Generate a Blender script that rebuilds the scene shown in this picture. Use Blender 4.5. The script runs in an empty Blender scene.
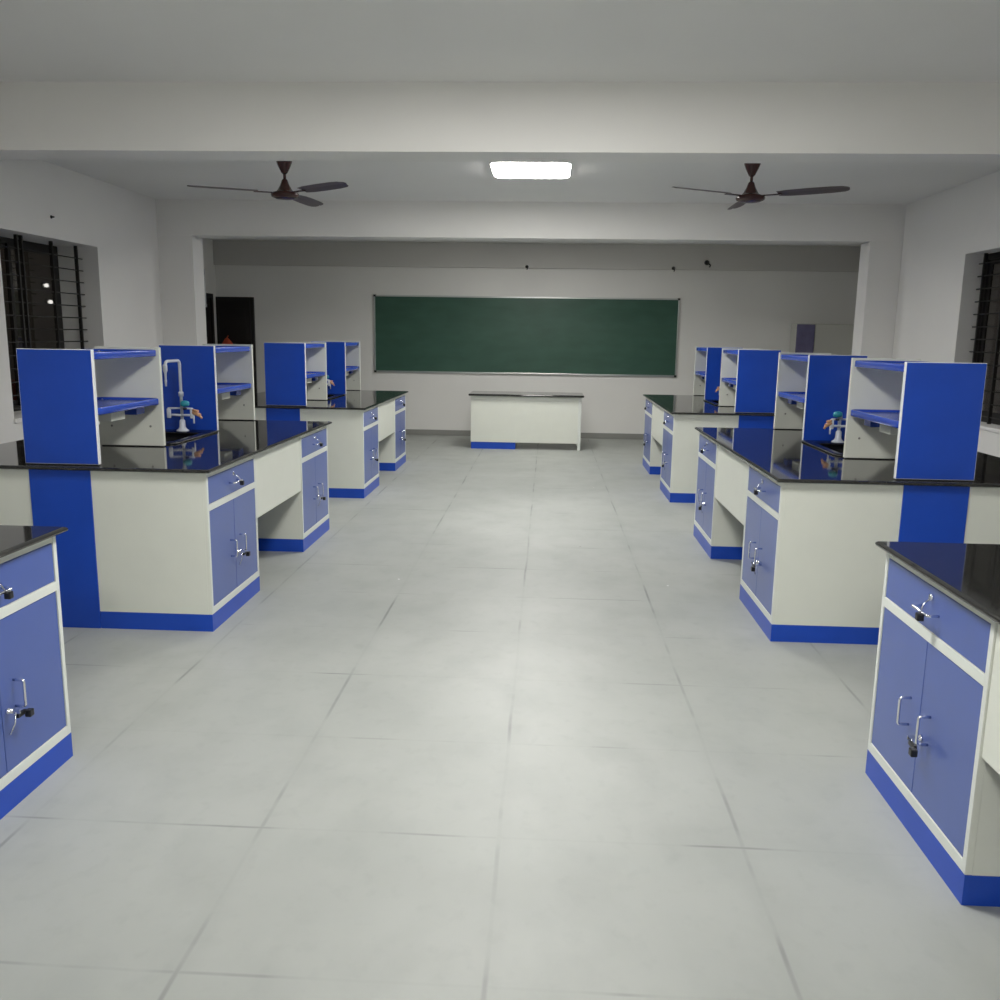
import bpy, bmesh, math, random
from mathutils import Matrix, Vector
PI = math.pi
random.seed(4)
SC = bpy.context.scene
COL = SC.collection

# ------------------------------------------------------------------ camera
F, PITCH, YAW, ROLL, EYE = 887.17, .1843, -.0514, -.0146, 1.643
def _cam_axes():
    def w2c(v):
        x, y, z = v
        c, s = math.cos(YAW), math.sin(YAW); x, y = c*x-s*y, s*x+c*y
        c, s = math.cos(PITCH), math.sin(PITCH); y, z = c*y-s*z, s*y+c*z
        c, s = math.cos(ROLL), math.sin(ROLL); x, z = c*x-s*z, s*x+c*z
        return (x, y, z)
    cols = [w2c(e) for e in ((1, 0, 0), (0, 1, 0), (0, 0, 1))]
    right = Vector([cols[i][0] for i in range(3)])
    fwd = Vector([cols[i][1] for i in range(3)])
    up = Vector([cols[i][2] for i in range(3)])
    return right, up, -fwd
cd = bpy.data.cameras.new('camera'); cam = bpy.data.objects.new('camera', cd); COL.objects.link(cam)
cd.sensor_width = 36; cd.lens = 36*F/1000; cd.clip_end = 200
r_, u_, b_ = _cam_axes()
m = Matrix((r_, u_, b_)).transposed().to_4x4(); m.translation = Vector((0, 0, EYE))
cam.matrix_world = m
SC.camera = cam

# ------------------------------------------------------------------ world, exposure
SC.view_settings.view_transform = 'Standard'
SC.view_settings.look = 'None'
SC.view_settings.gamma = 1
SC.view_settings.use_curve_mapping = False
SC.view_settings.exposure = 0.08
w = bpy.data.worlds.new('night'); SC.world = w; w.use_nodes = True
w.node_tree.nodes['Background'].inputs[0].default_value = (.32, .28, .24, 1)
w.node_tree.nodes['Background'].inputs[1].default_value = .45
LAMP = 60.0            # emission of the LED diffusers

# ------------------------------------------------------------------ materials
def nm(name):
    mt = bpy.data.materials.new(name); mt.use_nodes = True
    return mt, mt.node_tree, mt.node_tree.nodes['Principled BSDF']
def simple(name, col, rough=.5, metal=0, spec=.5, coat=0, vary=0, vscale=3, bump=0, bscale=200):
    mt, nt, b = nm(name)
    b.inputs['Base Color'].default_value = (*col, 1)
    b.inputs['Roughness'].default_value = rough
    b.inputs['Metallic'].default_value = metal
    b.inputs['Specular IOR Level'].default_value = spec
    b.inputs['Coat Weight'].default_value = coat
    tc = nt.nodes.new('ShaderNodeTexCoord')
    if vary:
        n = nt.nodes.new('ShaderNodeTexNoise'); n.inputs['Scale'].default_value = vscale; n.inputs['Detail'].default_value = 4
        nt.links.new(tc.outputs['Object'], n.inputs['Vector'])
        rp = nt.nodes.new('ShaderNodeValToRGB')
        rp.color_ramp.elements[0].position = .3; rp.color_ramp.elements[1].position = .7
        rp.color_ramp.elements[0].color = (*[c*(1-vary) for c in col], 1)
        rp.color_ramp.elements[1].color = (*[min(1, c*(1+vary)) for c in col], 1)
        nt.links.new(n.outputs['Fac'], rp.inputs[0]); nt.links.new(rp.outputs[0], b.inputs['Base Color'])
    if bump:
        n = nt.nodes.new('ShaderNodeTexNoise'); n.inputs['Scale'].default_value = bscale; n.inputs['Detail'].default_value = 3
        nt.links.new(tc.outputs['Object'], n.inputs['Vector'])
        bp = nt.nodes.new('ShaderNodeBump'); bp.inputs['Strength'].default_value = bump; bp.inputs['Distance'].default_value = .002
        nt.links.new(n.outputs['Fac'], bp.inputs['Height']); nt.links.new(bp.outputs[0], b.inputs['Normal'])
    return mt
WALL = simple('wall_paint', (.85, .84, .81), .85, vary=.03, vscale=.8, bump=.15, bscale=60)
CEIL = simple('ceiling_paint', (.86, .855, .83), .9, vary=.03, vscale=.6)
WHITE = simple('cream_laminate', (.76, .78, .70), .32, vary=.015, vscale=6)
FRAME = simple('white_powder_coat', (.74, .77, .72), .28)
BLUE = simple('blue_laminate', (.013, .072, .49), .30, spec=.35, coat=0, vary=.05, vscale=5)
BLUEM = simple('blue_powder_coat', (.050, .100, .38), .30, spec=.9, coat=.35, vary=.04, vscale=5)
BLUEM.node_tree.nodes['Principled BSDF'].inputs['Coat Roughness'].default_value = .25
BLUET = simple('blue_plastic', (.020, .075, .50), .22, spec=.7)
EDGE = simple('white_edge_band', (.86, .88, .90), .3)
BEAMG = simple('back_beam_grey', (.62, .605, .575), .85, vary=.03, vscale=.6)  # back-wall beam, a darker grey than the other beams
CHROME = simple('chrome', (.80, .81, .84), .12, metal=1)
BLACK = simple('black_plastic', (.010, .010, .011), .3)
GRAN = simple('black_granite', (.026, .026, .024), .05, spec=.75, vary=.5, vscale=180)
GRANE = GRAN
SINK = simple('black_polypropylene', (.006, .006, .008), .25)
TEAL = simple('teal_plastic', (.02, .28, .36), .3)
BEIGE = simple('beige_valve_plastic', (.72, .40, .22), .35)
TAPW = simple('white_epoxy_pipe', (.70, .74, .80), .22)
BROWN = simple('brown_fan_enamel', (.060, .022, .020), .25)
BLADE = simple('brown_blade_enamel', (.11, .085, .080), .4)
ALU = simple('anodised_aluminium', (.62, .64, .63), .3, metal=1)
DARKM = simple('dark_window_metal', (.012, .011, .010), .45)
DOOR = simple('dark_brown_door', (.010, .007, .007), .45, vary=.2, vscale=4)
SKIRT = simple('grey_skirting', (.28, .28, .26), .5)
STEELW = simple('white_painted_steel', (.58, .58, .53), .4)
VIOLET = simple('violet_glazed_door', (.16, .15, .27), .2, vary=.15, vscale=6)
ORANGE = simple('orange_cloth', (.62, .10, .04), .8, bump=.4, bscale=80)
OUTW = simple('outdoor_brown_wall', (.26, .22, .19), .9, vary=.3, vscale=2)
OUTR = simple('outdoor_red_ledge', (.16, .04, .025), .9)
OUTG = simple('outdoor_grey_concrete', (.14, .135, .125), .9, vary=.2, vscale=2)

def board_mat():
    mt, nt, b = nm('green_chalkboard')
    tc = nt.nodes.new('ShaderNodeTexCoord')
    mp = nt.nodes.new('ShaderNodeMapping'); mp.inputs['Scale'].default_value = (1, 1, 3)
    n = nt.nodes.new('ShaderNodeTexNoise'); n.inputs['Scale'].default_value = 2.2; n.inputs['Detail'].default_value = 6
    rp = nt.nodes.new('ShaderNodeValToRGB'); rp.color_ramp.elements[0].position = .35; rp.color_ramp.elements[1].position = .75
    rp.color_ramp.elements[0].color = (.030, .092, .062, 1); rp.color_ramp.elements[1].color = (.042, .116, .080, 1)
    nt.links.new(tc.outputs['Object'], mp.inputs[0]); nt.links.new(mp.outputs[0], n.inputs['Vector'])
    nt.links.new(n.outputs['Fac'], rp.inputs[0]); nt.links.new(rp.outputs[0], b.inputs['Base Color'])
    b.inputs['Roughness'].default_value = .42
    return mt
BOARD = board_mat()

def floor_mat():
    mt, nt, b = nm('grey_floor_sheets')
    N, L = nt.nodes, nt.links
    tc = N.new('ShaderNodeTexCoord')
    def math_(op, a, bb=None, clamp=False):
        n = N.new('ShaderNodeMath'); n.operation = op; n.use_clamp = clamp
        for i, v in enumerate((a, bb)):
            if v is None: continue
            if isinstance(v, (int, float)): n.inputs[i].default_value = v
            else: L.new(v, n.inputs[i])
        return n.outputs[0]
    def noise(scale, detail=4, stretch=(1, 1, 1), off=0):
        mp = N.new('ShaderNodeMapping'); mp.inputs['Scale'].default_value = stretch; mp.inputs['Location'].default_value = (off, off, 0)
        n = N.new('ShaderNodeTexNoise'); n.inputs['Scale'].default_value = scale; n.inputs['Detail'].default_value = detail
        L.new(tc.outputs['Object'], mp.inputs[0]); L.new(mp.outputs[0], n.inputs['Vector'])
        return n.outputs['Fac']
    def mix(fac, c1, c2):
        n = N.new('ShaderNodeMix'); n.data_type = 'RGBA'
        if isinstance(fac, (int, float)): n.inputs[0].default_value = fac
        else: L.new(fac, n.inputs[0])
        for i, c in ((6, c1), (7, c2)):
            if isinstance(c, tuple): n.inputs[i].default_value = (*c, 1)
            else: L.new(c, n.inputs[i])
        return n.outputs[2]
    def step(v, lo, hi):
        n = N.new('ShaderNodeMapRange'); n.inputs['From Min'].default_value = lo; n.inputs['From Max'].default_value = hi
        L.new(v, n.inputs['Value']); return n.outputs[0]
    sx = N.new('ShaderNodeSeparateXYZ'); L.new(tc.outputs['Object'], sx.inputs[0])
    wob = math_('MULTIPLY', math_('SUBTRACT', noise(1.3, 2), .5), .02)
    def joint(coord, off, pitch, half):
        t = math_('PINGPONG', math_('ADD', math_('ADD', coord, wob), -off), pitch/2)
        # pingpong gives the distance to the nearest joint line
        n = N.new('ShaderNodeMapRange'); n.inputs['From Min'].default_value = half; n.inputs['From Max'].default_value = half*.3
        L.new(t, n.inputs['Value']); return n.outputs[0]
    jx = joint(sx.outputs[0], -.125, .80, .010)
    jy = joint(sx.outputs[1], 2.0, .689, .008)
    px = math_('MULTIPLY', jx, math_('ADD', .05, math_('MULTIPLY', step(noise(1.6, 3, (1, 1, 1), 3), .47, .68), .62)))
    py = math_('MULTIPLY', jy, math_('ADD', .04, math_('MULTIPLY', step(noise(1.9, 3, (1, 1, 1), 9), .50, .68), .65)))
    j = math_('MAXIMUM', px, py)
    soft = math_('MULTIPLY', joint(sx.outputs[0], -.125, .80, .05), .07)
    base = mix(step(noise(.9, 5), .3, .7), (.345, .362, .338), (.410, .427, .402))
    base = mix(math_('MULTIPLY', step(noise(4, 6, (1, .7, 1), 5), .46, .75), .36), base, (.27, .285, .265))
    base = mix(math_('MULTIPLY', step(noise(15, 5, (1, .8, 1), 11), .55, .8), .18), base, (.22, .23, .215))
    base = mix(soft, base, (.25, .26, .24))
    base = mix(j, base, (.10, .105, .10))
    vo = N.new('ShaderNodeTexVoronoi'); vo.inputs['Scale'].default_value = 1.6
    L.new(tc.outputs['Object'], vo.inputs['Vector'])
    speck = math_('MULTIPLY', math_('LESS_THAN', vo.outputs['Distance'], .014), .8)
    base = mix(speck, base, (.85, .86, .86))
    v2 = N.new('ShaderNodeTexVoronoi'); v2.inputs['Scale'].default_value = 1.1
    mp = N.new('ShaderNodeMapping'); mp.inputs['Location'].default_value = (7.3, 2.1, 0); L.new(tc.outputs['Object'], mp.inputs[0]); L.new(mp.outputs[0], v2.inputs['Vector'])
    base = mix(math_('MULTIPLY', math_('LESS_THAN', v2.outputs['Distance'], .012), .6), base, (.10, .10, .10))
    L.new(base, b.inputs['Base Color'])
    rr = N.new('ShaderNodeMapRange'); rr.inputs['To Min'].default_value = .38; rr.inputs['To Max'].default_value = .56
    L.new(noise(4, 5), rr.inputs['Value']); L.new(rr.outputs[0], b.inputs['Roughness'])
    b.inputs['Specular IOR Level'].default_value = .5
    bp = N.new('ShaderNodeBump'); bp.inputs['Strength'].default_value = .12; bp.inputs['Distance'].default_value = .004
    L.new(noise(9, 4), bp.inputs['Height']); L.new(bp.outputs[0], b.inputs['Normal'])
    return mt
FLOOR = floor_mat()

def emit(name, col, s):
    mt = bpy.data.materials.new(name); mt.use_nodes = True; nt = mt.node_tree
    nt.nodes.remove(nt.nodes['Principled BSDF'])
    e = nt.nodes.new('ShaderNodeEmission'); e.inputs[0].default_value = (*col, 1); e.inputs[1].default_value = s
    nt.links.new(e.outputs[0], nt.nodes['Material Output'].inputs[0]); return mt
GLOW = emit('led_diffuser_glow', (1, .982, .95), LAMP)
GLOWB = emit('added_panel_glow', (1, .98, .94), LAMP*.70)  # weaker glow for the panel added in the chalkboard bay
FAR = emit('distant_lamp_glow', (1, .97, .9), 2.0)
TUBE = emit('outdoor_tube_glow', (1, .97, .92), .5)
def glass_mat():
    mt, nt, b = nm('window_glass')
    b.inputs['Base Color'].default_value = (.5, .5, .5, 1)
    b.inputs['Roughness'].default_value = .03; b.inputs['Transmission Weight'].default_value = 1; b.inputs['IOR'].default_value = 1.3
    return mt
GLASS = glass_mat()

# ------------------------------------------------------------------ mesh helpers
def box(bm, x0, x1, y0, y1, z0, z1, bev=0, mi=0, seg=2):
    t = bmesh.new()
    vs = [t.verts.new((x, y, z)) for x in (x0, x1) for y in (y0, y1) for z in (z0, z1)]
    for f in ((0, 1, 3, 2), (4, 6, 7, 5), (0, 4, 5, 1), (2, 3, 7, 6), (0, 2, 6, 4), (1, 5, 7, 3)):
        t.faces.new([vs[i] for i in f])
    if bev: bmesh.ops.bevel(t, geom=t.edges[:], offset=bev, segments=seg, affect='EDGES', profile=.5)
    bmesh.ops.recalc_face_normals(t, faces=t.faces[:])
    for f in t.faces: f.material_index = mi
    join(bm, t)
def join(bm, t, smooth=None):
    mp = {v: bm.verts.new(v.co) for v in t.verts}
    for f in t.faces:
        try: nf = bm.faces.new([mp[v] for v in f.verts])
        except ValueError: continue
        nf.material_index = f.material_index; nf.smooth = f.smooth
    t.free()
def rrect(cx, cy, hx, hy, r, z, n=6):
    r = max(min(r, hx-.0005, hy-.0005), .0004); pts = []
    for k, (sx, sy) in enumerate(((1, 1), (-1, 1), (-1, -1), (1, -1))):
        for i in range(n+1):
            a = k*PI/2 + i*PI/2/n
            pts.append((cx+sx*(hx-r)+r*math.cos(a), cy+sy*(hy-r)+r*math.sin(a), z))
    return pts
def loft(bm, loops, caps=True, closed=False, smooth=True, mi=0):
    t = bmesh.new(); rings = [[t.verts.new(p) for p in l] for l in loops]; n = len(rings[0])
    rng = range(len(rings)) if closed else range(len(rings)-1)
    for i in rng:
        a, b = rings[i], rings[(i+1) % len(rings)]
        for k in range(n):
            f = t.faces.new((a[k], a[(k+1) % n], b[(k+1) % n], b[k])); f.smooth = smooth
    if caps and not closed:
        t.faces.new(rings[0][::-1]); t.faces.new(rings[-1])
    bmesh.ops.recalc_face_normals(t, faces=t.faces[:])
    for f in t.faces: f.material_index = mi
    join(bm, t)
def lathe(bm, prof, c=(0, 0, 0), n=28, axis='z'):
    loops = []
    for r, h in prof:
        l = []
        for k in range(n):
            a = 2*PI*k/n; p = (max(r, 1e-4)*math.cos(a), max(r, 1e-4)*math.sin(a), h)
            if axis == 'x': p = (p[2], p[0], p[1])
            if axis == 'y': p = (p[0], p[2], p[1])
            l.append((p[0]+c[0], p[1]+c[1], p[2]+c[2]))
        loops.append(l)
    loft(bm, loops)
def tube(bm, pts, r, n=10, fillet=0):
    pts = [Vector(p) for p in pts]
    if fillet:
        q = [pts[0]]
        for i in range(1, len(pts)-1):
            a = (pts[i-1]-pts[i]).normalized()*fillet; b = (pts[i+1]-pts[i]).normalized()*fillet
            for k in range(6):
                t = k/5; q.append((pts[i]+a)*(1-t)**2+pts[i]*2*t*(1-t)+(pts[i]+b)*t*t)
        pts = q+[pts[-1]]
    loops = []; up = None
    for i, p in enumerate(pts):
        d = (pts[min(i+1, len(pts)-1)]-pts[max(i-1, 0)]).normalized()
        if up is None: up = d.orthogonal().normalized()
        up = (up-d*up.dot(d)).normalized(); s = d.cross(up)
        loops.append([tuple(p+(up*math.cos(2*PI*k/n)+s*math.sin(2*PI*k/n))*r) for k in range(n)])
    loft(bm, loops)
def obj(name, bm, mats, parent=None, loc=None):
    me = bpy.data.meshes.new(name)
    bm.normal_update(); bm.to_mesh(me); bm.free()
    for mt in (mats if isinstance(mats, (list, tuple)) else [mats]): me.materials.append(mt)
    o = bpy.data.objects.new(name, me); COL.objects.link(o)
    if parent: o.parent = parent
    if loc: o.location = loc
    return o
def tag(o, label, cat, group=None):
    o['label'] = label; o['category'] = cat
    if group: o['group'] = group
    return o
def thing(name, label, cat, loc=(0, 0, 0), rz=0, group=None):
    o = bpy.data.objects.new(name, None); COL.objects.link(o)
    o.empty_display_size = .1; o.location = loc; o.rotation_euler = (0, 0, rz)
    return tag(o, label, cat, group)
def struct(name, bm, mt):
    o = obj(name, bm, mt); o['kind'] = 'structure'; return o
def B(): return bmesh.new()
def bx(*a, **k):
    bm = B(); box(bm, *a, **k); return bm
KIDS = {}
def children(o): return [c for c in COL.objects if c.parent == o]
def dup(o, label=None, loc=None, rz=None, parent=None):
    c = o.copy(); COL.objects.link(c)
    if parent: c.parent = parent
    if label: c['label'] = label
    if loc is not None: c.location = loc
    if rz is not None: c.rotation_euler = (0, 0, rz)
    for k in children(o):
        if k != c: dup(k, parent=c)
    return c

# ------------------------------------------------------------------ the room
XL, XR = -4.38, 3.75           # side walls of the two front bays
YB, YF = 14.48, -3.2
ZC, ZB = 3.06, 2.68            # ceiling, beam soffit
struct('floor', bx(-5.8, 5.3, YF-.3, YB+.3, -.1, 0), FLOOR)
struct('ceiling', bx(-5.8, 5.3, YF-.3, YB+.3, ZC, ZC+.15), CEIL)
struct('wall_back', bx(-5.8, 5.3, YB, YB+.25, 0, ZC), WALL)
struct('wall_front', bx(-5.8, 5.3, YF-.25, YF, 0, ZC), WALL)
T = .46
def side_wall(name, x0, x1, wy0, wy1, wz0, wz1, y0, y1):
    bm = B()
    box(bm, x0, x1, y0, wy0, 0, ZC); box(bm, x0, x1, wy1, y1, 0, ZC)
    box(bm, x0, x1, wy0, wy1, 0, wz0); box(bm, x0, x1, wy0, wy1, wz1, ZC)
    return struct(name, bm, WALL)
LW = (7.08, 8.66, .90, 2.42); RW = (7.0, 8.52, .93, 2.42)
side_wall('wall_left', XL-T, XL, *LW, YF, 10.33)
side_wall('wall_right', XR, XR+T, *RW, YF, 10.33)
bm = B(); box(bm, -5.55, -5.40, 10.03, 12.2, 0, ZC); box(bm, -5.55, -5.40, 12.2, 14.28, 2.17, ZC); box(bm, -5.55, -5.40, 14.28, YB, 0, ZC)
box(bm, -5.40, XL-T, 10.13, 10.33, 0, ZC)
struct('wall_left_back_bay', bm, WALL)
bm = B(); box(bm, 4.95, 5.1, 10.03, YB, 0, ZC); box(bm, XR+T, 4.95, 10.13, 10.33, 0, ZC)
struct('wall_right_back_bay', bm, WALL)
# beams and columns
struct('trim_1', bx(XL, XR, 5.40, 5.70, ZB, ZC), WALL)
struct('trim_2', bx(XL, XR, 10.03, 10.33, ZB, ZC), WALL)
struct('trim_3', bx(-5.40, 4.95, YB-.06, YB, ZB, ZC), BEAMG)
struct('trim_4', bx(XL, XR, .77, 1.07, ZB, ZC), WALL)
for i, (x0, x1, y) in enumerate(((XL, -3.985, 10.03), (3.41, XR, 10.03), (XL, -3.985, 5.40), (3.41, XR, 5.40))):
    struct('trim_%d' % (5+i), bx(x0, x1, y, y+.30, 0, ZB, bev=.004), WALL)
struct('baseboard_back', bx(-4.75, 4.9, YB-.018, YB, 0, .09, bev=.003), SKIRT)
# doorways of the back bay: dark door in the back wall, dark opening in the side wall
bm = B(); box(bm, -5.395, -4.78, YB-.05, YB, 0, 2.18)
d1 = struct('door_1', bm, DARKM)
bm = B(); box(bm, -5.35, -4.83, YB-.075, YB-.05, .02, 2.13, bev=.004)
for (a, b) in ((.15, 1.0), (1.15, 2.0)): box(bm, -5.27, -4.91, YB-.083, YB-.074, a, b, bev=.003)
obj('door_leaf', bm, DOOR, d1)
bm = B(); tube(bm, [(-5.31, YB-.08, 1.05), (-5.31, YB-.12, 1.05), (-5.20, YB-.12, 1.05)], .009, fillet=.015); obj('door_handle', bm, CHROME, d1)
bm = B(); box(bm, -5.54, -5.42, 12.2, 14.28, 0, 2.17)
d2 = struct('door_2', bm, DOOR)
bm = B(); box(bm, -5.425, -5.395, 12.15, 12.23, 0, 2.22); box(bm, -5.425, -5.395, 14.25, 14.33, 0, 2.22); box(bm, -5.425, -5.395, 12.15, 14.33, 2.15, 2.22)
obj('door_frame', bm, DARKM, d2)
bm = B(); tube(bm, [(-5.385, 13.95, 2.58), (-5.385, 13.95, 2.05)], .02); lathe(bm, [(.028, 0), (.028, .05)], (-5.385, 13.95, 2.0))
tag(obj('conduit_pipe', bm, EDGE), 'short pale vertical conduit pipe above the dark side doorway, far left', 'pipe')

# windows: deep reveal, steel grille in the middle of the wall, dark sliding sashes outside
def window(n, sx, xin, W):
    y0, y1, z0, z1 = W
    xo = xin+sx*(.42 if sx < 0 else .20); xg = xin+sx*(.16 if sx < 0 else .13)
    a, b = sorted((xo-.02, xo+.02))
    bm = B()
    box(bm, a, b, y0, y1, z0, z0+.05); box(bm, a, b, y0, y1, z1-.05, z1)
    for y in (y0, y1-.05): box(bm, a, b, y, y+.05, z0, z1)
    root = struct('window_%d' % n, bm, DARKM)
    w3 = (y1-y0-.10)/2
    for k in range(2):
        xx = xo+(.012 if k else -.012); c = y0+.05+k*w3
        bm = B(); s = .045; e0, e1 = c-(.03 if k else 0), c+w3+(.03 if not k else 0)
        box(bm, xx-.01, xx+.01, e0, e0+s, z0+.05, z1-.05); box(bm, xx-.01, xx+.01, e1-s, e1, z0+.05, z1-.05)
        box(bm, xx-.01, xx+.01, e0+s, e1-s, z0+.05, z0+.05+s); box(bm, xx-.01, xx+.01, e0+s, e1-s, z1-.05-s, z1-.05)
        sash = obj('window_sash', bm, DARKM, root)
        obj('pane', bx(xx-.003, xx+.003, e0+s, e1-s, z0+.05+s, z1-.05-s), GLASS, sash)
    bm = B()
    k = 0; z = z0+.06
    while z < z1-.02:
        tube(bm, [(xg, y0+.002, z), (xg, y1-.002, z)], .006, n=6); z += .112
    for y in (y0+.06, y0+.50, y0+.57, (y0+y1)/2+.25, y1-.11):
        box(bm, xg-.014, xg+.014, y-.010, y+.010, z0, z1)
    obj('window_grille', bm, DARKM, root)
    return root
window(1, -1, XL, LW); window(2, 1, XR, RW)
bm = B(); box(bm, XL-.34, XL+.02, LW[0]-.01, LW[1]+.01, LW[2]-.03, LW[2]+.002, bev=.004); struct('trim_9', bm, WALL)
bm = B(); box(bm, XR-.02, XR+.34, RW[0]-.01, RW[1]+.01, RW[2]-.03, RW[2]+.002, bev=.004); struct('trim_10', bm, WALL)
# what stands outside in the dark
bm = B(); box(bm, -6.2, -5.9, 7.0, 12.0, 0, 1.05, bev=.01)
o = struct('trim_11', bm, OUTR)
bm = B(); box(bm, -8.0, -7.6, 12.9, 15.6, 0, 4.5); struct('trim_12', bm, OUTG)
bm = B(); box(bm, 5.8, 6.1, 6.0, 16.0, 0, 4.2); struct('trim_13', bm, OUTW)
for y, z, r, lab in ((13.28, 2.27, .030, 'small glowing outdoor lamp seen through the left window, upper of two'), (13.36, 2.03, .032, 'small glowing outdoor lamp seen through the left window, lower of two')):
    t = thing('outdoor_lamp', lab, 'lamp', (-7.6, y, z), 0, 'outdoor lamps beyond the left window')
    bm = B(); lathe(bm, [(.05, 0), (.05, .02), (.03, .03)], n=14, axis='x'); obj('bracket', bm, DARKM, t)
    bm = B(); lathe(bm, [(.02, .03), (r*.8, .040), (r, .06), (r*.7, .08), (0, .09)], n=14, axis='x'); obj('bulb', bm, FAR, t)
t = thing('outdoor_tube_lamp', 'pale tube lamp outside the right barred window', 'lamp', (5.80, 11.2, 2.34))
bm = B(); box(bm, -.04, 0, -.62, .62, -.03, .03, bev=.004); obj('batten', bm, STEELW, t)
bm = B(); tube(bm, [(-.058, -.60, 0), (-.058, .60, 0)], .019); obj('tube', bm, TUBE, t)
bm = B(); tube(bm, [(5.785, 12.3, 2.0), (5.785, 11.9, 1.86), (5.785, 11.4, 1.80), (5.785, 10.6, 1.84), (5.785, 9.6, 1.95)], .012, n=8)
tag(obj('cable', bm, BLACK), 'dark sagging cable on the wall outside the right window', 'cable')

# ------------------------------------------------------------------ LED panels
def panel(label, x, y, glow):
    t = thing('ceiling_light', label, 'ceiling light', (x, y, ZC), 0, 'square LED panels under the ceiling')
    bm = B(); loft(bm, [rrect(0, 0, .345, .365, .10, 0), rrect(0, 0, .345, .365, .10, -.022), rrect(0, 0, .34, .36, .10, -.026)]); obj('housing', bm, FRAME, t)
    bm = B(); loft(bm, [rrect(0, 0, .333, .353, .09, -.0265), rrect(0, 0, .333, .353, .09, -.030), rrect(0, 0, .325, .345, .08, -.033)]); obj('diffuser', bm, glow, t)
    return t
p = panel('glowing white LED panel light between the two brown ceiling fans', -.185, 8.02, GLOW)
dup(p, 'LED panel light on the ceiling of the near bay, above the camera', (-.185, 3.39, ZC))
dup(p, 'LED panel light on the ceiling behind the camera', (-.185, -1.24, ZC))
panel('added LED panel light in the chalkboard bay, unseen behind the far beam', -.185, 11.75, GLOWB)  # unseen panel added to brighten the back wall and desk

# ------------------------------------------------------------------ ceiling fans
def fan(label, x, y, ang):
    t = thing('ceiling_fan', label, 'ceiling fan', (x, y, ZC), 0, 'brown ceiling fans')
    bm = B(); lathe(bm, [(.062, 0), (.062, -.12), (.058, -.165), (.046, -.195), (.024, -.24), (.014, -.25), (.013, -.245)]); obj('canopy', bm, BROWN, t)
    bm = B(); tube(bm, [(0, 0, -.19), (0, 0, -.30)], .011); obj('rod', bm, BROWN, t)
    bm = B(); lathe(bm, [(.014, -.285), (.022, -.295), (.034, -.33), (.052, -.362), (.066, -.378), (.100, -.388), (.106, -.402), (.100, -.416), (.07, -.428), (.02, -.434)], n=40); obj('motor', bm, BROWN, t)
    for k in range(3):
        a = math.radians(ang+120*k)
        bm = B()
        # cambered, pitched blade with real thickness, rounded tip
        prof = [(.20, .045), (.28, .058), (.42, .062), (.58, .060), (.66, .052), (.69, .036), (.70, .012)]
        loops = []
        for r, hw in prof:
            l = []
            for s, dz in ((-1, 0), (-.5, .006), (0, .008), (.5, .006), (1, 0), (.5, .002), (0, .004), (-.5, .002)):
                l.append((r, s*hw, dz-s*hw*.22-.384))
            loops.append(l)
        loft(bm, loops, smooth=False)
        bmesh.ops.rotate(bm, cent=(0, 0, 0), matrix=Matrix.Rotation(a, 3, 'Z'), verts=bm.verts)
        bl = obj('blade', bm, BLADE, t)
        bm = B(); box(bm, .085, .23, -.016, .016, -.392, -.386, bev=.001)
        lathe(bm, [(.006, 0), (.006, .004)], (.21, .010, -.386+.0), n=8)
        bmesh.ops.rotate(bm, cent=(0, 0, 0), matrix=Matrix.Rotation(a, 3, 'Z'), verts=bm.verts)
        obj('blade_bracket', bm, BROWN, bl)
fan('brown three-blade ceiling fan over the left benches', -2.02, 6.93, 203)
fan('brown three-blade ceiling fan over the right benches', 1.46, 6.93, -31)

# ------------------------------------------------------------------ chalkboard
t = thing('chalkboard', 'long green chalkboard with aluminium frame on the back wall', 'chalkboard', (-.385, YB, 1.02))
HWB = 2.435
obj('writing_surface', bx(-HWB+.02, HWB-.02, -.022, 0, .02, 1.20), BOARD, t)
bm = B()
box(bm, -HWB, HWB, -.034, 0, -.005, .022, bev=.003); box(bm, -HWB, HWB, -.034, 0, 1.198, 1.222, bev=.003)
box(bm, -HWB, -HWB+.022, -.034, 0, .022, 1.198, bev=.003); box(bm, HWB-.022, HWB, -.034, 0, .022, 1.198, bev=.003)
obj('frame', bm, ALU, t)
for sx in (-1, 1):
    for z in (-.008, 1.195):
        a, b = sorted((sx*(HWB+.004), sx*(HWB-.035)))
        obj('corner_cap', bx(a, b, -.038, 0, z, z+.032, bev=.003), BLACK, t)
# little fittings on the beam and walls
def hook(label, x, y, z, s=1, tilt=0):
    bm = B(); lathe(bm, [(.022*s, 0), (.026*s, -.008), (.016*s, -.018), (.010*s, -.05), (0, -.052)], (0, 0, 0), n=14, axis='y')
    tube(bm, [(0, -.04*s, 0), (.01*s+tilt, -.06*s, -.03*s), (tilt, -.06*s, -.05*s)], .007*s, n=8)
    o = obj('wall_fitting', bm, BLACK); o.location = (x, y, z)
    tag(o, label, 'wall fitting', 'small black fittings above the chalkboard'); return o
hook('small black fitting on the back beam above the chalkboard middle', -.37, YB-.06, 2.70, 1)
hook('small black fitting above the right end of the chalkboard, lower of two', 1.92, YB-.06, 2.70, 1.1)
hook('small slanted black fitting right of the chalkboard, the highest one', 2.43, YB-.06, 2.79, 1.5, .03)
bm = B(); lathe(bm, [(.014, 0), (.016, .004), (.008, .012), (.006, .03), (0, .031)], (0, 0, 0), n=14, axis='x')
o = obj('wall_fitting', bm, BLACK); o.location = (XL, 7.87, 2.60); tag(o, 'tiny dark fitting high on the left wall above the barred window', 'wall fitting')

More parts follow.
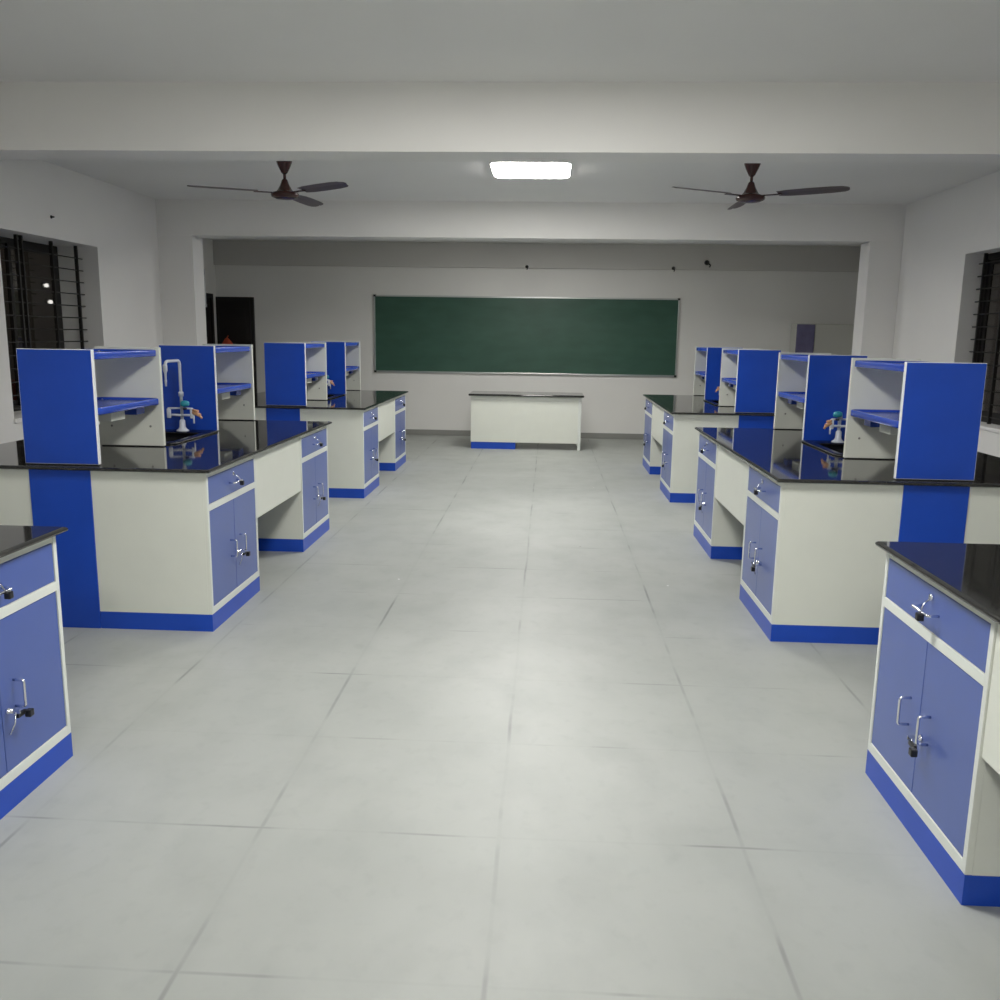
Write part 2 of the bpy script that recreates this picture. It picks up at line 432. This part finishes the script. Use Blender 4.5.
# ------------------------------------------------------------------ teacher's bench
t = thing('teacher_desk', 'white demonstration desk with dark top below the chalkboard', 'desk', (-.305, 12.85, 0))
hw = .80
obj('cabinet', bx(-hw, -hw+.66, .004, .60, .10, .770, bev=.002), WHITE, t)
obj('plinth', bx(-hw+.006, -hw+.654, .012, .59, 0, .10), BLUE, t)
bm = B(); box(bm, -hw+.66, hw-.045, .004, .024, .10, .770, bev=.002)
obj('front_panel', bm, WHITE, t)
for y in (0, .555): obj('leg', bx(hw-.045, hw, y, y+.045, 0, .770, bev=.003), FRAME, t)
bm = B(); loft(bm, [rrect(0, .30, hw+.025, .335, .01, .770), rrect(0, .30, hw+.031, .341, .01, .776), rrect(0, .30, hw+.033, .343, .01, .787), rrect(0, .30, hw+.029, .339, .01, .797), rrect(0, .30, hw+.02, .33, .01, .80)])
obj('desk_top', bm, GRAN, t)

# ------------------------------------------------------------------ cabinet in the back bay
t = thing('storage_cupboard', 'tall pale steel cupboard with a violet glazed door, back right corner', 'cupboard', (3.935, 14.12, 0))
obj('body', bx(-.13, .80, .02, .34, .06, 1.875, bev=.004), STEELW, t)
obj('plinth', bx(-.11, .78, .04, .33, 0, .06), BLACK, t)
dd = obj('door', bx(-.125, .145, 0, .02, .10, 1.865, bev=.003), VIOLET, t); dd['label'] = 'violet glazed door'
obj('door', bx(.155, .795, 0, .02, .10, 1.865, bev=.003), STEELW, t)
bm = B(); tube(bm, [(.20, 0, .95), (.20, -.03, .95), (.20, -.03, 1.08), (.20, 0, 1.08)], .006, fillet=.01); obj('handle', bm, CHROME, t)

# orange cloth bag hanging on the dark door
bm = B()
loops = []
for z, hx, hy in ((1.10, .05, .03), (1.14, .11, .05), (1.26, .14, .06), (1.36, .12, .055), (1.44, .085, .05), (1.51, .035, .025), (1.53, .014, .012)):
    l = []
    for k in range(24):
        a = 2*PI*k/24; q = 1+.10*math.sin(5*a+z*9)
        l.append((hx*q*math.cos(a), hy*q*math.sin(a), z))
    loops.append(l)
loft(bm, loops)
tube(bm, [(0, 0, 1.52), (0, .04, 1.55), (0, .065, 1.56)], .008)
o = obj('cloth_bag', bm, ORANGE); o.location = (-5.20, YB-.150, 0)
tag(o, 'orange cloth bag hanging on the dark door at back left', 'bag')

# ------------------------------------------------------------------ island benches
LEN, CW, HWD = 2.654, .81, .815        # island length, cabinet width, half depth
SPN = .170                             # half width of the blue service column
# --- cabinet: origin at floor, middle of its front face; front looks to +x; body runs to -x
CD = HWD-SPN-.010
def cabinet_proto():
    t = thing('bench_cabinet', 'x', 'cabinet', group='blue-fronted cabinets under the laboratory worktops')
    h = CW/2
    bm = B()
    box(bm, -CD, -.02, -h, h, .098, .892)                       # carcass
    box(bm, -.02, 0, -h, -h+.022, .098, .892, bev=.0015); box(bm, -.02, 0, h-.022, h, .098, .892, bev=.0015)
    box(bm, -.02, 0, -h+.022, h-.022, .098, .135, bev=.0015)
    box(bm, -.02, 0, -h+.022, h-.022, .676, .712, bev=.0015)
    box(bm, -.02, 0, -h+.022, h-.022, .862, .892, bev=.0015)
    obj('body', bm, WHITE, t)
    bm = B()
    for y0, y1, z0, z1 in ((-h+.0005, -h+.0215, .099, .891), (h-.0215, h-.0005, .099, .891), (-h+.022, h-.022, .099, .134), (-h+.022, h-.022, .677, .711)):
        box(bm, -.001, .0015, y0, y1, z0, z1)
    obj('front_frame', bm, FRAME, t)
    obj('plinth', bx(-CD+.002, .001, -h-.001, h+.001, 0, .097), BLUE, t)
    def fr(y0, y1, z0, z1): return bx(-.019, -.001, y0, y1, z0, z1, bev=.002)
    def handle_v(y, parent):
        bm = B(); tube(bm, [(-.002, y, .350), (.036, y, .350), (.036, y, .446), (-.002, y, .446)], .0048, fillet=.009)
        obj('handle', bm, CHROME, parent)
    d1 = obj('door', fr(-h+.024, -.0015, .137, .674), BLUEM, t)
    d2 = obj('door', fr(.0015, h-.024, .137, .674), BLUEM, t)
    handle_v(-.078, d1); handle_v(.078, d2)
    bm = B(); lathe(bm, [(.011, -.002), (.011, .006), (.008, .009), (.008, .02), (0, .021)], (0, .03, .352), n=16, axis='x')
    box(bm, .02, .045, .028, .032, .345, .359); tube(bm, [(.03, .03, .35), (.026, .026, .31), (.014, .012, .275)], .0035, n=6)
    obj('lock', bm, CHROME, d2)
    bm = B(); box(bm, .034, .056, .070, .096, .312, .338, bev=.004); box(bm, .030, .040, .029, .074, .328, .342); obj('key_head', bm, BLACK, d2)
    dr = obj('drawer', fr(-h+.024, h-.024, .714, .860), BLUEM, t)
    bm = B(); tube(bm, [(-.002, -.06, .780), (.036, -.06, .780), (.036, .06, .780), (-.002, .06, .780)], .0048, fillet=.009); obj('handle', bm, CHROME, dr)
    bm = B(); lathe(bm, [(.011, -.002), (.011, .006), (.008, .009), (0, .010)], (0, 0, .826), n=16, axis='x')
    tube(bm, [(.006, 0, .822), (.030, .012, .805), (.045, .020, .772)], .0028, n=6)
    obj('lock', bm, CHROME, dr)
    bm = B(); box(bm, .034, .056, .014, .038, .754, .780, bev=.004); obj('key_head', bm, BLACK, dr)
    return t
CAB = cabinet_proto(); used = [False]
def put_cabinet(label, x, y, rz):
    if not used[0]:
        used[0] = True; CAB['label'] = label; CAB.location = (x, y, 0); CAB.rotation_euler = (0, 0, rz); return CAB
    return dup(CAB, label, (x, y, 0), rz)
first = {}
def again(key, make, label, loc, rz=0):
    if key not in first:
        o = make(); first[key] = o; o['label'] = label; o.location = loc; o.rotation_euler = (0, 0, rz); return o
    return dup(first[key], label, loc, rz)

# worktop; y measured from the near end of the cabinets
SY0, SY1 = .965, 1.772      # rim of the sink unit
def worktop(with_hole):
    o_ = .035; cy = LEN/2; hx, hy = HWD+o_, LEN/2+o_
    out = lambda ins, z: rrect(0, cy, hx-ins, hy-ins, .006, z, n=3)
    prof = [(.008, .8925), (.002, .896), (0, .902), (.002, .907), (.007, .9105), (.013, .912)]
    loops = [out(i, z) for i, z in prof]
    bm = B()
    if with_hole:
        hc = 1.30; inn = lambda z: rrect(0, hc, .200, .30, .05, z, n=3)
        loft(bm, [inn(.8925)]+loops+[inn(.912)], closed=True, smooth=False)
    else: loft(bm, loops, smooth=False)
    o = obj('worktop', bm, GRAN); return tag(o, 'x', 'worktop', 'black granite worktops on the island benches')
def column():
    t = thing('service_column', 'x', 'service column', group='blue service columns through the island benches')
    for y0, y1 in ((-.006, .03), (LEN-.03, LEN+.006)):
        obj('end_panel', bx(-SPN, SPN, y0, y1, 0, .891, bev=.002), BLUE, t)
    for s in (-1, 1):
        a, b = sorted((s*SPN, s*(SPN-.018)))
        obj('side_panel', bx(a, b, .03, LEN-.03, 0, .66), BLUE, t)
    return t
def apron():
    # origin: floor, middle, front face looks to +x
    k = LEN-2*CW-.004
    bm = B(); box(bm, -.024, -.004, -k/2, k/2, .472, .892, bev=.002)
    o = obj('apron_panel', bm, WHITE); return tag(o, 'x', 'panel', 'cream apron panels across the knee spaces')
RH = .205
def rack():
    # reagent rack; origin on the worktop, middle of its near panel; runs to +y
    D = .86
    t = thing('reagent_rack', 'x', 'shelf rack', group='blue and white reagent racks on the worktops')
    for y0, outer in ((0, -1), (D-.03, 1)):
        bm = B(); box(bm, -RH, RH, y0, y0+.03, .006, .622, bev=.003)
        bm.normal_update()
        for f in bm.faces:
            c = f.calc_center_median()
            if f.normal.y*outer > .99: f.material_index = 1
        for x in (-RH+.12,):
            pass
        g = obj('side_panel', bm, [EDGE if outer < 0 else WHITE, BLUE], t)
        obj('foot_strip', bx(-RH+.006, RH-.006, y0+.003, y0+.027, 0, .006), BLACK, g)
        if outer > 0:
            for sx in (-1, 1):
                bm = B(); lathe(bm, [(.007, .001), (.007, -.003), (0, -.004)], (sx*.125, y0, .13), n=12, axis='y'); obj('screw_cap', bm, SKIRT, g)
    for z in (.27, .568):
        bm = B()
        cy, hy = D/2, D/2-.0305
        L = [(.004, z), (0, z+.004), (0, z+.036), (.003, z+.040), (.010, z+.040), (.014, z+.026)]
        loft(bm, [rrect(0, cy, RH-.001-i, hy-i, .05, zz) for i, zz in L])
        s = obj('shelf', bm, BLUET, t)
        for sx in (-1, 1):
            for y in (.07, D-.07):
                bm = B(); lathe(bm, [(.006, z+.025), (.006, z+.030), (0, z+.032)], (sx*(RH-.05), y, 0), n=10)
                obj('screw', bm, CHROME, s)
    bm = B(); box(bm, -.14, .14, .30, .47, .210, .2695, bev=.004); obj('socket_box', bm, WHITE, t)
    bm = B(); box(bm, -.14, .14, .62, .73, .220, .2695, bev=.004); obj('switch_box', bm, BLUET, t)
    return t
def sink():
    t = thing('sink', 'x', 'sink', group='black laboratory sinks between the racks')
    cy = (SY0+SY1)/2; hy = (SY1-SY0)/2; bc = 1.30
    bm = B()
    loft(bm, [rrect(0, cy, .236, hy, .05, .9125), rrect(0, cy, .240, hy, .05, .916), rrect(0, cy, .236, hy-.004, .05, .923),
              rrect(0, bc, .180, .268, .05, .923), rrect(0, bc, .176, .264, .05, .917),
              rrect(0, bc, .186, .276, .05, .9125)], closed=True)
    obj('rim', bm, SINK, t)
    bm = B()
    loft(bm, [rrect(0, bc, .120, .22, .04, .690), rrect(0, bc, .170, .262, .05, .72), rrect(0, bc, .190, .285, .05, .912),
              rrect(0, bc, .180, .270, .05, .912), rrect(0, bc, .155, .248, .05, .73), rrect(0, bc, .110, .20, .04, .702)])
    obj('bowl', bm, SINK, t)
    return t
def tap(tall):
    t = thing('laboratory_tap', 'x', 'tap', group='laboratory taps beside the sinks')
    bm = B(); lathe(bm, [(.045, 0), (.045, .006), (.030, .016), (.022, .03), (.020, .075), (.012, .085)], n=20); obj('base', bm, TAPW, t)
    bm = B()
    if tall: tube(bm, [(0, 0, .08), (0, 0, .505), (0, -.24, .505), (0, -.246, .43)], .011, n=12, fillet=.035)
    else: tube(bm, [(0, 0, .08), (0, 0, .19)], .012, n=12)
    lathe(bm, [(.018, 0), (.018, .03), (.012, .035)], (0, 0, .25 if tall else .165), n=14)
    obj('riser', bm, TAPW, t)
    if tall:
        bm = B(); lathe(bm, [(.013, .06), (.016, .05), (.016, .02), (.009, 0), (.007, -.04), (.009, -.05), (.006, -.09), (.004, -.09)], (0, -.246, .425), n=14); obj('nozzle', bm, TAPW, t)
    for s in (-1, 1):
        w = 1 if tall else .72
        bm = B(); tube(bm, [(0, -.01, .115), (w*s*.085, -.02, .118)], .0085); tube(bm, [(0, -.005, .165), (w*s*.09, -.03, .165)], .007)
        lathe(bm, [(.012, -.02), (.015, -.015), (.015, .045), (.010, .05)], (w*s*.085, -.025, .115), n=14)
        arm = obj('side_arm', bm, TAPW, t)
        if (s < 0) == tall: continue
        bm = B(); lathe(bm, [(.010, 0), (.030, .006), (.033, .018), (.028, .036), (.012, .042)], (w*s*.040, -.04, .180), n=18)
        obj('knob', bm, TEAL, arm)
        bm = B(); lathe(bm, [(.014, -.012), (.014, .0), (.010, .002)], (w*s*.040, -.04, .170), n=14); obj('knob_collar', bm, BLACK, arm)
        bm = B(); a, b = (w*s*.095, -.03, .140), (w*s*.150, -.045, .120)
        tube(bm, [a, b], .014, n=12); tube(bm, [(w*s*.145, -.044, .122), (w*s*.165, -.048, .098)], .008, n=10)
        tube(bm, [(w*s*.09, -.03, .155), (w*s*.14, -.05, .150)], .009, n=10)
        obj('hose_valve', bm, BEIGE, arm)
        bm = B(); tube(bm, [(w*s*.10, -.035, .118), (w*s*.102, -.04, .06)], .006); obj('outlet', bm, TAPW, arm)
    return t

CXL, CXR = -1.820-HWD, 1.262+HWD
ISL = [('nearest', 'left', CXL, 3.134-LEN), ('middle', 'left', CXL, 4.613), ('farthest', 'left', CXL, 8.711),
       ('nearest', 'right', CXR, 3.248-LEN), ('middle', 'right', CXR, 4.746), ('farthest', 'right', CXR, 8.895)]
for which, side, cx, y0 in ISL:
    s = 1 if side == 'left' else -1            # the aisle lies towards s
    rot = 0 if s > 0 else PI
    row = '%s %s bench' % (which, side)
    put_cabinet('cabinet with drawer, two blue doors, far aisle corner of the %s' % row, cx+s*HWD, y0+LEN-CW/2, rot)
    put_cabinet('cabinet with drawer, two blue doors, near aisle corner of the %s' % row, cx+s*HWD, y0+CW/2, rot)
    if which != 'nearest':
        put_cabinet('cream end of the cabinet facing the %s windows, near end of the %s' % (side, row), cx-s*(HWD-.017), y0+CW/2, PI-rot)
    again('apron', apron, 'cream apron panel between the two aisle cabinets of the %s' % row, (cx+s*HWD, y0+LEN/2, 0), rot)
    again('column', column, 'blue full-height service column in the end of the %s' % row, (cx+s*.009+(.004 if (which, side) == ('farthest', 'left') else 0), y0, 0))
    dx = .025 if (which, side) == ('farthest', 'left') else 0
    tall = (which, side) == ('middle', 'left')
    again('top%d' % (which != 'nearest'), lambda: worktop(which != 'nearest'), 'black granite worktop on the %s' % row, (cx, y0, 0))
    if which != 'nearest':
        again('rack', rack, 'blue-ended reagent rack on the %s, nearer than its sink' % row, (cx+dx+s*.012, y0+.025, .912))
        again('rack', rack, 'far reagent rack on the %s, beyond the sink' % row, (cx+dx+s*.010, y0+1.785, .912))
        again('sink', sink, 'black sink unit between the two racks on the %s' % row, (cx, y0, 0))
        again('tap%d' % tall, lambda: tap(tall), ('tall white swan-neck tap with teal knobs on the %s' if tall else 'short white tap with teal knobs on the %s') % row,
              (cx, y0+1.675, .923), PI if which == 'farthest' and s > 0 else 0)
